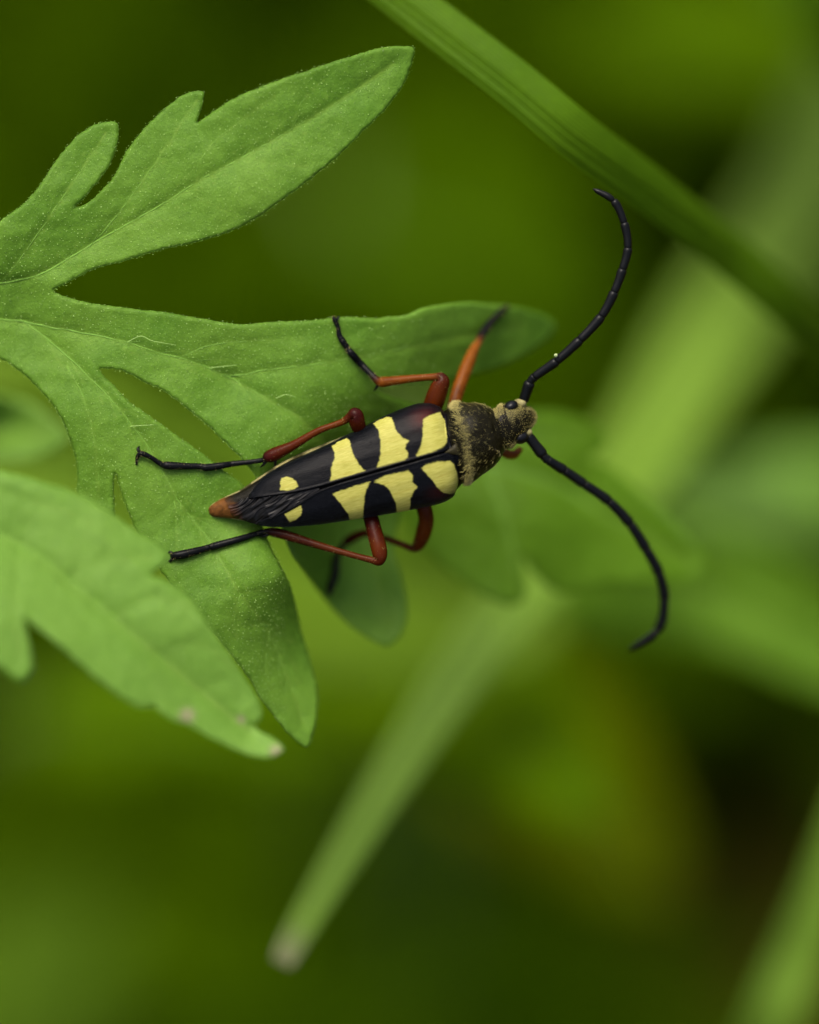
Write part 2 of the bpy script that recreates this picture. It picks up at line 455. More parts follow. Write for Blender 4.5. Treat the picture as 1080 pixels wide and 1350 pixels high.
MAIN_CTRL = [(-60,400,-1.0),(0,330,-.5),(300,250,.25),(430,130,.2),(540,70,-.2),(150,165,-.5),(265,125,-.1),(30,400,-1.0),(100,425,-.9),(250,440,-1.0),(430,425,-1.7),(560,412,-2.8),
             (640,430,-5.0),(730,430,-8.4),(600,490,-4.8),(480,500,-2.6),(300,530,-1.4),(400,590,-2.1),(450,680,-6.6),(440,790,-6.4),(515,845,-6.4),(530,760,-7.0),
             (120,500,-.8),(150,580,-.8),(200,650,-1.0),(300,690,-1.5),(370,760,-1.5),(405,980,-2.4),(320,850,-1.3),(230,760,-1.0),(100,640,-1.6),(30,480,-1.4)]
wmain = tps(MAIN_CTRL, .002)
v_up = z([(0,645),(100,620),(250,535),(400,450),(520,375),(650,305),(780,230),(900,155),(1000,85)], 0, 40, 1.9286)
v_up2 = z([(250,530),(330,430),(400,330),(460,240),(500,178)], 0, 40, 1.9286)
v_up3 = z([(5,640),(60,570),(130,470),(190,380),(270,260)], 0, 40, 1.9286)
v_mid = [(-30,420),(30,424),(90,436),(150,447),(210,465),(260,480),(300,497),(350,525),(400,555),(440,600),(470,670),(490,740),(508,820)]
v_sub = [(300,497),(360,487),(430,478),(520,462),(610,445),(690,430)]
v_low = [(30,424),(60,445),(110,490),(150,530),(185,575),(217,625),(233,658),(275,712),(300,754),(317,783),(354,833),(379,892),(400,954)]
MAIN_V = [(v_up,1.2),(v_up2,.8),(v_up3,.9),(v_mid,1.2),(v_sub,.9),(v_low,1.0),
          (z([(495,362),(530,300),(600,240),(700,165)],0,40,1.9286),.55),(z([(740,248),(770,180),(830,120)],0,40,1.9286),.5),
          (z([(470,405),(530,440),(600,470)],0,40,1.9286),.4),(z([(620,320),(700,340),(780,345)],0,40,1.9286),.4),
          ([(235,471),(280,455),(330,449),(400,446)],.6),([(317,783),(340,779),(362,779)],.55),([(317,783),(308,815),(312,840)],.45),([(333,825),(362,827),(384,848)],.5),([(231,660),(233,695),(233,730)],.45),
          ([(89,482),(111,529),(123.5,572),(128,618),(130,657)],.7),([(350,862),(352,890),(360,910)],.4),([(250,680),(290,690),(320,705)],.4)]
OUT = catmull(up_l + mid + low, step=6, closed=True)
for base, step_, ln_, ang in ((v_up, 34, 46, .62), (v_mid, 40, 44, .55), (v_low, 36, 48, .6), (v_sub, 40, 30, .5), (v_up2, 34, 22, .6), (v_up3, 38, 24, .6)):
    Lc = catmull(np.array(base, float), step=4); k = 10
    sd = 1
    while k < len(Lc) - 10:
        d_ = Lc[k + 3] - Lc[k - 3]; a0 = math.atan2(d_[1], d_[0]) + sd * ang; q = Lc[k].copy(); ln2 = ln_ * random.uniform(.7, 1.2); pts_ = [tuple(q)]
        for m_ in range(4):
            a0 -= sd * random.uniform(.05, .16); q = q + np.array([math.cos(a0), math.sin(a0)]) * ln2 / 4
            pts_.append(tuple(q))
        ins = inside(np.array(pts_), OUT); pts_ = [p for p, t in zip(pts_, ins) if t]
        if len(pts_) >= 3 and ins[:len(pts_)].all() and not (np.array(pts_)[:, 0] > 430).all(): MAIN_V.append((pts_, .30))
        sd = -sd; k += int(step_ / 4 * random.uniform(.6, 1.1) / 1.4)
lf = empty('lobed_leaf', pos(-60, 410, -1), 'downy green deeply lobed leaf with the striped beetle standing on it', 'leaf')
bl, P, A, vn, edge = leaf_blade(lf, up_l + mid + low, wmain, MAIN_V, M['leaf'], step=3.3, fold=[(v_up, .30, 60), (v_mid, .2, 60), (v_low, .2, 60)])
vein_parts(lf, MAIN_V, wmain, P, A, vn, .045)
leaf_hair(lf, P, A, vn, edge, 6.3, 1, keep=lambda x, y: not (x > 375 and y > 640) and random.random() > (x - 420) / 160)
MAINP, MAINA = P, A
def leaf_top(px, py):
    """height of the leaf surface under a photo pixel"""
    q = np.array([px, py], float)
    return float(((MAINA[int(np.argmin(((MAINP - q) ** 2).sum(1)))] - SUB) @ BACK))
# a few long white hairs lying on the blade
lh = [[(168,451),(186,443),(200,449),(232,455)],[(277,485),(295,483),(312,481)],[(364,525),(378,520),(390,524)],[(172,562),(186,561),(204,560)]]
for h in lh:
    Q = catmull(np.array([(x, y, leaf_top(x, y) + .10 + .05 * math.sin(k)) for k, (x, y) in enumerate(h)]), step=4)
    V, F = tube(pos(Q[:, 0], Q[:, 1], Q[:, 2]), np.linspace(.018, .008, len(Q)), 6)
    mesh('long_hair', V, F, M['stub'], lf)
petiole(lf, [(-35, 418, -1.4), (-140, 450, -8), (-300, 520, -25)], .7, 1.5)

# --- the leaf lobe in front, lower left
fo = z([(-140,20),(0,45),(60,60),(150,85),(240,115),(330,165),(400,215),(470,260),(525,298),(537,320),(505,355),(482,377),(540,400),(590,440),(640,500),(700,590),(760,680),
        (810,760),(830,820),(815,850),(792,848),(820,872),(880,903),(897,930),(870,950),(830,956),(770,940),(690,905),(600,855),(540,832),(490,797),(450,800),(390,770),
        (320,720),(250,660),(170,590),(110,540),(82,515),(86,560),(100,620),(102,680),(75,712),(40,700),(0,670),(-140,600)], 0, 600, 2.4)
wfo = tps([(-50,610,4.2),(0,620,4.3),(210,735,3.6),(340,940,4.0),(368,990,4.3),(-50,800,6.9),(30,890,6.9),(180,930,5.6),(100,720,4.8),(200,840,5.2)], .002)
v_f = [(-50,690),(30,720),(90,765),(150,815),(210,865),(270,915),(330,965)]
FV = [(v_f,1.6),([(90,765),(130,742),(200,735)],1.0),([(150,815),(200,790),(250,800)],.9),([(210,865),(262,850),(310,880)],.8),([(30,720),(20,800),(28,870)],1.0),([(-40,640),(60,665),(120,690)],.8)]
lf2 = empty('lobed_leaf', pos(-60, 730, 4), 'pale soft-edged lobed leaf tip overlapping the leaf with the beetle, brown nicked end', 'leaf')
b2, P2, A2, vn2, e2 = leaf_blade(lf2, fo, wfo, FV, M['leaf_fore'], step=4.5, fold=[(v_f, .8, 70)], groove=.05, vw=4, seed=5.0, blem=[(247,943,11),(364,990,9),(318,948,6)], tooth=.7)
vein_parts(lf2, FV, wfo, P2, A2, vn2, .06)
leaf_hair(lf2, P2, A2, vn2, e2, 8.0, 1)
petiole(lf2, [(-40, 725, 4), (-160, 740, 0), (-330, 760, -20)], .7, 1.5)

def bg_leaf(label, outline, ctrl, mat, stalk, veins=(), step=9, thick=.25, fold=(), group=None, name='weed_leaf', und=.3, seed=2.0, tooth=.6):
    """an out-of-focus leaf further down: blade, veins, stalk to the soil"""
    wf = tps(ctrl, .002)
    e = empty(name, pos(*stalk[0]), label, 'leaf', group)
    b_, P_, A_, n_, ed = leaf_blade(e, outline, wf, veins, mat, step=step, thick=thick, fold=fold, und=und, groove=.12, vw=6, seed=seed, tooth=tooth)
    vein_parts(e, veins, wf, P_, A_, n_, .10)
    petiole(e, stalk, .5, 1.0)
    return e

# --- lobed leaf below the beetle's head
v_b = [(560,590),(640,610),(730,640),(820,690),(910,740)]
bg_leaf('blurred lobed green leaf spreading below the beetle head and lower antenna', [(520,590),(600,556),(660,545),(697,541),(742,543),(774,553),(798,570),(800,588),(778,604),(800,612),(835,640),(880,680),(918,722),(932,748),(900,768),(840,768),(770,778),(735,780),(708,757),(690,736),
        (692,760),(694,778),(688,793),(672,797),(640,786),(610,768),(575,738),(535,690),(515,640)],
        [(520,600,-12),(640,560,-12.5),(742,545,-13),(800,580,-14),(680,790,-11),(600,740,-11.5),(690,660,-11.6),(740,770,-12.2),(830,680,-13.2),(920,740,-14)], M['leaf_dim'],
        [(560,600,-13.3),(545,610,-40),(540,640,-90)], [(v_b,1.6),([(640,610),(670,700),(680,780)],1.0),([(620,600),(700,575),(780,572)],1.0)], fold=[(v_b,.3,60)], step=6, name='lobed_leaf', und=.15)
# --- bright leaf to the right
v_e = [(1200,900),(1080,840),(960,780),(860,745)]
bg_leaf('bright blurred green leaf running in from the side above the dark gap', [(800,700),(860,690),(930,695),(1010,725),(1100,775),(1220,850),(1240,930),(1140,925),(1050,895),(950,862),(860,842),(780,835),(730,800),(750,745)],
        [(760,780,-44),(860,760,-44),(1000,800,-43),(1200,880,-42),(1000,720,-44),(900,850,-44)], M['leaf_dim'], [(1210,890,-42.5),(1300,900,-70),(1340,900,-120)], [(v_e,1.8)], fold=[(v_e,1.0,60)], seed=3.3)
# --- large pale leaf behind the main leaf
v_c = [(-160,560),(60,620),(260,690),(460,760),(640,800)]
bg_leaf('broad pale yellow-green leaf seen through the gaps beneath the beetle leaf', [(-220,470),(-60,455),(90,470),(240,530),(390,590),(520,640),(640,700),(720,770),(740,830),(680,880),(560,905),(420,900),(280,850),(140,780),(0,720),(-160,660),(-240,560)],
        [(-220,560,-34),(0,480,-36),(100,700,-36),(300,640,-42),(420,860,-42),(560,700,-46),(700,830,-48)], M['leaf_pale'], [(-200,555,-35),(-300,560,-60),(-340,570,-120)], [(v_c,2.0)], fold=[(v_c,1.5,100)], seed=4.4, step=12)
# --- small curled leaf at the left
bg_leaf('small cupped green leaf showing behind the stalk of the beetle leaf', [(-110,510),(-60,515),(-10,522),(30,530),(60,548),(90,575),(70,592),(40,603),(0,606),(-60,610),(-120,590),(-130,545)],
        [(-120,550,-12),(0,525,-12.5),(0,565,-13.8),(0,604,-11.8),(88,576,-11)], M['leaf_fore'], [(-118,550,-12.3),(-200,560,-40),(-240,560,-90)], [([(-110,550),(-20,562),(60,574)],1.2)], seed=5.5, step=5)
# --- leaves deeper down
def lance(base, tip, width, n=9, curve=0.0):
    b_, t_ = np.array(base[:2], float), np.array(tip[:2], float); d = t_ - b_; nn = np.array([-d[1], d[0]]) / np.linalg.norm(d)
    L_, R_ = [], []
    for k in range(n + 1):
        s = k / n; wd = width * .5 * (math.sin(math.pi * min(1, .08 + .92 * s) ** .8)) ** .75 * (1 if s < 1 else 0)
        c = b_ + d * s + nn * curve * math.sin(math.pi * s)
        L_.append(tuple(c + nn * (wd + 1))); R_.append(tuple(c - nn * (wd + 1)))
    return L_ + R_[::-1]
def deep(label, base, tip, width, mat, curve=0, roll=0.0, seed=1.0, group=None, tilt=None):
    b_, t_ = np.array(base, float), np.array(tip, float); d = (t_ - b_)[:2]; nn = np.array([-d[1], d[0]]) / np.linalg.norm(d)
    m_ = (b_ + t_) / 2; o_ = nn * width * .5
    ctrl = [tuple(b_), tuple(t_), (m_[0]+nn[0]*curve, m_[1]+nn[1]*curve, m_[2]+4), (m_[0]+o_[0], m_[1]+o_[1], m_[2]+roll), (m_[0]-o_[0], m_[1]-o_[1], m_[2]-roll)]
    v_ = [tuple(b_[:2]), tuple(b_[:2]+d*.5+nn*curve), tuple(t_[:2])]
    return bg_leaf(label, lance(base, tip, width, curve=curve), ctrl, mat, [tuple(b_), tuple(b_ + [ (b_[0]-540)*.12, (b_[1]-675)*.12, -25]), tuple(b_ + [(b_[0]-540)*.15, (b_[1]-675)*.15, -60])], [(v_, 2.0)], step=16, fold=[(v_, 1.5, 60)], seed=seed, tooth=0)

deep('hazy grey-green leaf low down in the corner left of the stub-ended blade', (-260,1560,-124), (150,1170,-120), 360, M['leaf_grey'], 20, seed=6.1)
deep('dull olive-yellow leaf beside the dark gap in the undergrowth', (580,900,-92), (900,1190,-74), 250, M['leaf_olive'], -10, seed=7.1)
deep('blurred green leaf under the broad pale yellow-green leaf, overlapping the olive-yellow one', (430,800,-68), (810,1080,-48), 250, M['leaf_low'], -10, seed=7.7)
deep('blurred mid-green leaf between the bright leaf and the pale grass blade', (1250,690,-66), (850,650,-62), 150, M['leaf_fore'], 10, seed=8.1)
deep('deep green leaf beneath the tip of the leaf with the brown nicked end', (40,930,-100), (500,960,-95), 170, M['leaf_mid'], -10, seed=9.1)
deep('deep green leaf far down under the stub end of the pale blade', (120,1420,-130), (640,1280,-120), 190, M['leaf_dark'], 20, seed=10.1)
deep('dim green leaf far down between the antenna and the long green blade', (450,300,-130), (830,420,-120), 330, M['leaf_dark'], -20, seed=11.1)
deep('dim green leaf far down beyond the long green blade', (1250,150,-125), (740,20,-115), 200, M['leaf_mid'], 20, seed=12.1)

# ------------------------------------------------------------------ grass blades
def blade(label, pts, mat, ridges=0, amp=.05, keel=.15, roll=0.0, seg=24, prof=None, name='grass_blade', thick=.15, brown=0.0, curl=0.0):
    """pts: (px, py, w, width_px) ; ends that leave the picture run on to the soil"""
    Q = catmull(np.array([tuple(p) + (roll,) * (5 - len(p)) for p in pts], float), step=12)
    Pc = pos(Q[:, 0], Q[:, 1], Q[:, 2]); n = len(Q)
    T = np.gradient(Pc, axis=0); T /= np.linalg.norm(T, axis=1)[:, None]
    V = []; br = []
    rows = []
    for i in range(n):
        side = np.cross(BACK, T[i]); side /= np.linalg.norm(side) + 1e-9; up_ = np.cross(T[i], side)
        ro = Q[i, 4]; side, up_ = side * math.cos(ro) + up_ * math.sin(ro), up_ * math.cos(ro) - side * math.sin(ro)
        hw = Q[i, 3] / K / 2 * (D - Q[i, 2]) / D
        row = []
        for j in range(seg + 1):
            u = j / seg * 2 - 1
            h = keel * hw * abs(u) ** 1.5 + (amp * math.cos(u * math.pi * ridges) * (1 - .5 * u * u) if ridges else 0) + curl * hw * u
            if prof: h = prof(u) * hw
            row.append((side * u * hw + up_ * h, up_))
        rows.append(row)
    ring = 2 * (seg + 1)
    for i in range(n):
        for off, u_ in rows[i]: V.append(Pc[i] + off)
        for off, u_ in reversed(rows[i]): V.append(Pc[i] + off - u_ * thick)
        t = np.linalg.norm((Pc[i] - Pc[0])); br += [max(0, 1 - t / brown) if brown else 0] * ring
    F = [(i*ring+j, i*ring+(j+1) % ring, (i+1)*ring+(j+1) % ring, (i+1)*ring+j) for i in range(n-1) for j in range(ring)]
    F += [tuple(range(ring))[::-1], tuple((n-1)*ring + j for j in range(ring))]
    e = tag(mesh(name, V, F, mat, None, attrs={'vein': np.zeros(len(V)), 'blemish': br}, at=Pc[-1]), label, 'grass')
    return e
def gp(px, py): return (px, py, ground_w(px, py) - 4)
TW = .55
def ribbed(u):
    h = -.42 * max(0, u - .05) ** 1.6 if u > .05 else .16 * (u + .1)
    if u < .1: h += .021 * math.cos((u + .02) * 19 + .8 * math.sin(u * 5)) * min(1, (.12 - u) * 8) * (1 if u > -.8 else .4) + .012 * math.cos(u * 47)
    if u > .1: h += .010 * math.cos(u * 40)
    return h - .35 * max(0, -u - .7)
blade('long green grass blade with parallel ridges crossing behind the beetle antenna', [(300,-150,-6,10),(430,-75,-4.5,50),(535,0,-3.8,60),(603,52,-3.2,63),(682,113,-2.8,64),(760,178,-3.2,65),(860,250,-6.5,64,-.15),(960,325,-11.5,66,-.4),(1080,430,-19,74,-.5),(1240,600,-50,80),(1400,800,-110,80),(*gp(1480,960),60)],
      M['grass'], prof=ribbed, seg=90)
blade('pale blurred grass blade with browned stub end passing behind the lobed leaf', [(372,1270,-13,28),(386,1242,-13.5,35),(450,1132,-16,46),(537,990,-20,60),(632,850,-24,74),(728,735,-29,86),(840,595,-40,106),(935,445,-56,128,TW*.35),(1000,345,-66,145,TW),(1060,250,-82,155,TW*1.2),(1150,90,-115,155,TW*1.2),(1270,-140,-170,140,TW),(*gp(1360,-310),70,TW)],
      M['grass_pale'], ridges=3, amp=.06, keel=.12, seg=30, brown=2.2)
blade('grey-green grass blade leaning past the dark gap in the undergrowth', [(1250,800,-24,20),(1160,980,-27,60),(1096,1150,-29,64),(1052,1260,-31,68),(1008,1370,-33,72),(930,1570,-45,80),(860,1780,-100,70),(*gp(830,1900),60)],
      M['grass_pale'], ridges=2, amp=.05, seg=24)
blade('blurred grass blade crossing beyond the far end of the pale blade', [(900,-180,-40,30),(1000,-60,-42,60),(1120,60,-46,80),(1260,220,-60,80),(1400,420,-120,60),(*gp(1480,560),40)],
      M['grass'], ridges=3, amp=.05, seg=18)

# ------------------------------------------------------------------ low undergrowth on the soil, one uncountable mass
def undergrowth():
    V = []; F = []; tone = []
    n = 0
    for k in range(5200):
        px, py = RNG.uniform(-900, 2000), RNG.uniform(-1100, 2300)
        gw = ground_w(px, py)
        base = pos(px, py, gw)
        # bare soil patch
        hole = math.exp(-(((px - 1020) / 430) ** 2 + ((py - 1420) / 560) ** 2) ** 2)
        if RNG.uniform() < hole * 1.6: continue
        h = RNG.uniform(8, 70) * (1 - .6 * hole)
        az = RNG.uniform(0, 2 * math.pi); lean = RNG.uniform(.2, 1.1)
        dirv = np.array([math.cos(az) * lean, math.sin(az) * lean, 1.0]); dirv /= np.linalg.norm(dirv)
        L = RNG.uniform(14, 34); W = L * RNG.uniform(.16, .4)
        side = np.cross(dirv, [0, 0, 1]); side /= np.linalg.norm(side) + 1e-9
        root = base + np.array([0, 0, h])
        pts = []
        for s in np.linspace(0, 1, 6):
            c = root + dirv * L * s - np.array([0, 0, 1]) * L * .5 * s * s + np.array([math.cos(az), math.sin(az), 0]) * L * .35 * s * s
            w_ = W * .5 * math.sin(math.pi * (.06 + .94 * s)) ** .8 if s < 1 else 0.02
            pts.append((c, w_))
        b0 = len(V); tn = RNG.uniform(0, 1)
        for c, w_ in pts: V += [c + side * w_ + np.array([0, 0, w_ * .3]), c, c - side * w_ + np.array([0, 0, w_ * .3])]
        for i in range(5):
            a = b0 + i * 3; F += [(a, a+1, a+4, a+3), (a+1, a+2, a+5, a+4)]
        # stem to the soil
        s0 = len(V); f0 = base - np.array([0, 0, 2]) + RNG.normal(0, 3, 3) * [1, 1, 0]
        for q, r_ in ((f0, .6), (root, .35)):
            V += [q + [r_, 0, 0], q + [-r_ * .5, r_ * .87, 0], q + [-r_ * .5, -r_ * .87, 0]]
        for j in range(3): F.append((s0+j, s0+(j+1) % 3, s0+3+(j+1) % 3, s0+3+j))
        tone += [tn] * (len(V) - b0)
    o = mesh('undergrowth', V, F, M['under'], attrs={'tone': tone}, at=(0, 0, 0))
    tag(o, 'dense dark green low undergrowth on the soil far below', 'undergrowth', kind='stuff')
def under_mat():
    m, N, L, b = material('undergrowth')
    c = mixc(N, L, attr(N, 'tone'), (.009, .022, .0001), (.022, .044, .0002))
    L.new(c, b.inputs['Base Color']); setp(b, Roughness=.8, Specular_IOR_Level=0)
    tr = N.new('ShaderNodeBsdfTranslucent'); L.new(c, tr.inputs[0])
    mx = N.new('ShaderNodeMixShader'); mx.inputs[0].default_value = .2
    L.new(b.outputs[0], mx.inputs[1]); L.new(tr.outputs[0], mx.inputs[2]); L.new(mx.outputs[0], N['Material Output'].inputs[0])
    return m
M['under'] = under_mat()
undergrowth()

# ------------------------------------------------------------------ the beetle
OX, OY, CS, SN = 440.0, 638.0, .9614, .2752
W0 = -.35
def bt(s, t, h):
    """beetle frame in photo pixels (along, left, up) -> world mm"""
    s, t, h = (np.asarray(v, float) for v in (s, t, h))
    px = OX + s * CS - t * SN; py = OY - s * SN - t * CS
    return pos(px, py, W0 + h / K)
def to_st(px, py):
    rx, ry = np.asarray(px, float) - OX, np.asarray(py, float) - OY
    return rx * CS - ry * SN, -rx * SN - ry * CS
beetle = empty('longhorn_beetle', bt(0, 0, -45), 'slender black and yellow banded longhorn beetle with red legs and long curved antennae', 'beetle')

def interp(tab, x):
    tab = sorted(tab); return np.interp(x, [a for a, _ in tab], [b_ for _, b_ in tab])
def smooth_tab(tab):
    P_ = catmull(np.array(sorted(tab), float), n=8); return lambda x: np.interp(x, P_[:, 0], P_[:, 1])

# body: abdomen, thorax and head in one skin
RG = np.array([(-169,9.8,-15,1,1),(-167.5,9.7,-15,5,4.5),(-163,9.4,-14,8.5,7.5),(-152,9,-12,12.2,10),(-140,7.5,-10,16,12.5),(-120,4.5,-8,22,16),(-100,3,-8,30,20),(-50,3,-8,45,26),(20,2,-8,54,32),(100,2,-8,61,38),(145,2,-8,58,39),
   (163,3,-6,50,36),(170,4,-3,51,38),(176,5,-1,54,40),(183,5.5,0,53,42),(195,6,1,48,43),(209,7,0,43.5,40),(220,8,-3,37,34),(227,8.5,-6,30,28),(232,9,-8,27,25),(238,10.5,-10,30,26),(246,11.5,-11,27,25),(256,12.5,-14,24,24),(264,13,-18,20,21),(271,13.5,-23,15,17),(277,14,-28,10,12),(280.5,14,-31,5,6),(281.5,14,-31.5,.8,.8)], float)
RG2 = catmull(RG, n=7)
SEG = 72
Vb = []; pale = []; orange = []
for s_, tc_, hc_, rt, rh in RG2:
    for j in range(SEG):
        a = 2 * math.pi * j / SEG; ca, sa = math.cos(a), math.sin(a)
        t_ = tc_ + rt * np.sign(ca) * abs(ca) ** .92; h_ = hc_ + rh * np.sign(sa) * abs(sa) ** .92
        ds = 0
        ds = (t_ - tc_) / 53 * 6 * (1 if t_ > tc_ else .6) * float(np.clip((s_ - 160) / 8, 0, 1) * np.clip((215 - s_) / 30, 0, 1))
        if 168 < s_ < 226:
            h_ += 1.2 * math.exp(-((t_ - tc_) / 6) ** 2) * (-1)
        Vb.append((s_ + ds, t_, h_))
        n1 = noise.noise(Vector((s_ * .09, t_ * .09, 1.3))) ; n2 = noise.noise(Vector((s_ * .25, t_ * .25, 7.3)))
        p = 0.0
        if 168 < s_ < 192 and sa > -.5: p = max(p, min(1, max(0, 1 - abs(s_ - 178 - 7 * (1 - abs((t_ - tc_) / 54))) / 7 + n1 * 1.1 + n2 * .4 + .05)))
        if abs(ca) > .93 and s_ < 40: p = max(p, .9 if (s_ * .9 + 400) % 34 < 20 else .15)
        if 229 < s_ < 242 and ca > .55: p = 1.0
        if 234 < s_ < 244 and ca < -.8: p = .4
        if 244 < s_ < 284 and sa > -.3:
            p = max(p, min(1, max(0, (-.15 + n1 * .9 + n2 * .5 + (t_ - tc_) / 11) * (1 if s_ < 266 else .25))))
        if 206 < s_ < 230: p = max(p, min(.35, max(0, (abs(s_ - 218) < 10) * (.06 + n2 * .25))))
        pale.append(p)   # how thick the fur stands here
        o_ = np.clip((-134 - s_ + 4 * n1 * 3) / 8, 0, 1) * (.75 + .5 * n2)
        if 244 < s_ < 268 and ca < -.2 and sa < -.35: o_ = 1.0
        orange.append(float(np.clip(o_, 0, 1)))
Vb = np.array(Vb); nr = len(RG2)
Fb = [(i*SEG+(j+1) % SEG, i*SEG+j, (i+1)*SEG+j, (i+1)*SEG+(j+1) % SEG) for i in range(nr-1) for j in range(SEG)]
Fb += [tuple(range(SEG)), tuple((nr-1)*SEG+j for j in range(SEG))[::-1]]
mesh('body', bt(Vb[:, 0], Vb[:, 1], Vb[:, 2]), Fb, M['body'], beetle, attrs={'pale': np.array(pale) * np.where(Vb[:, 0] > 228, .28, np.where(Vb[:, 0] > 166, .12, 1.0)), 'orange': orange})

# wing covers
TL = smooth_tab([(-116,14),(-110,19),(-83,36),(-40,45),(17,54.2),(60,62),(93,68.2),(132,71.5),(154,68.3),(168,61),(178,50),(184,36)])
TR = smooth_tab([(-116,22),(-110,25),(-91,33),(-42,44.5),(-4,50.2),(38,55.5),(91,61.3),(131,63.5),(155,59.5),(167,50),(175,38),(181,26)])
IL = smooth_tab([(-125,13),(-110,11),(-80,6),(-52,2.4),(-25,.6),(0,.35),(200,.35)])
IR = smooth_tab([(-125,23),(-110,20),(-80,16.5),(-52,11),(-25,3),(0,.5),(40,.35),(200,.35)])
FRONT = [(-70,172),(-50,169),(-20,171.5),(-6,171),(0,165),(8,166),(24,165),(45,171),(60,176),(75,176)]   # front edge: t -> s
Hs = smooth_tab([(-125,14),(-100,20),(-60,27),(0,34),(60,39),(120,43),(150,42),(165,39),(180,33)])
def poly_px(pts): return np.stack(to_st(*np.array(pts, float).T), 1)
YEL = {1: [poly_px(p) for p in (
   [(558,553),(566,548),(580.6,544),(586,553),(588.5,566),(589.7,580),(586,588),(572,595.5),(561,600.5),(548.6,602),(552,594),(556,585),(557.5,572)],
   [(491.7,557.8),(500,553),(509.7,549),(517,551),(519.5,559),(521,566),(530.6,577),(538.9,581),(535,586),(534.7,591),(537.5,596),(538,602.5),(533,607.8),(515,613.5),(495.8,618.5),(500,608),(502.3,595),(502,581),(498.6,566)],
   [(437.5,588),(447,582),(457,577.3),(461.5,581),(463.5,592),(468,603),(473,611),(480,620),(486.5,621.5),(474.5,625.5),(455,631),(434,637.2),(437.5,627),(436.5,617),(441,606),(441.5,597)],
   [(369.5,636),(371,630),(377,628.5),(386,630.5),(391,635),(393,641),(388,645),(378,647),(369.5,646)])],
 -1: [poly_px(p) for p in (
   [(555.6,617.5),(562,613),(569,610.3),(582,608),(594,607.6),(599,613),(602,622),(605.5,636),(604,647),(596,652),(585,650),(577,643),(571,634),(563,625)],
   [(493,635.6),(500,630.5),(508,627),(525,623),(539,620.5),(544,626),(543.5,636),(550.8,642),(545,648),(541.5,657),(540,676),(523.6,680),(522.5,664),(516,650),(507.5,639)],
   [(438.7,650.8),(452,646),(470,640),(488,635),(483,645),(480.5,655),(479.5,668),(479,690),(462.5,692),(459,677),(453,669),(446.5,661)],
   [(373.8,675.5),(383,668.5),(395.8,664),(398,671),(397,679),(390,685),(382,688.5),(378,682)])]}
def sd_poly(Q, poly):
    """signed distance, positive inside"""
    d = seg_dist(Q, np.vstack([poly, poly[:1]])); return np.where(inside(Q, poly), d, -d)
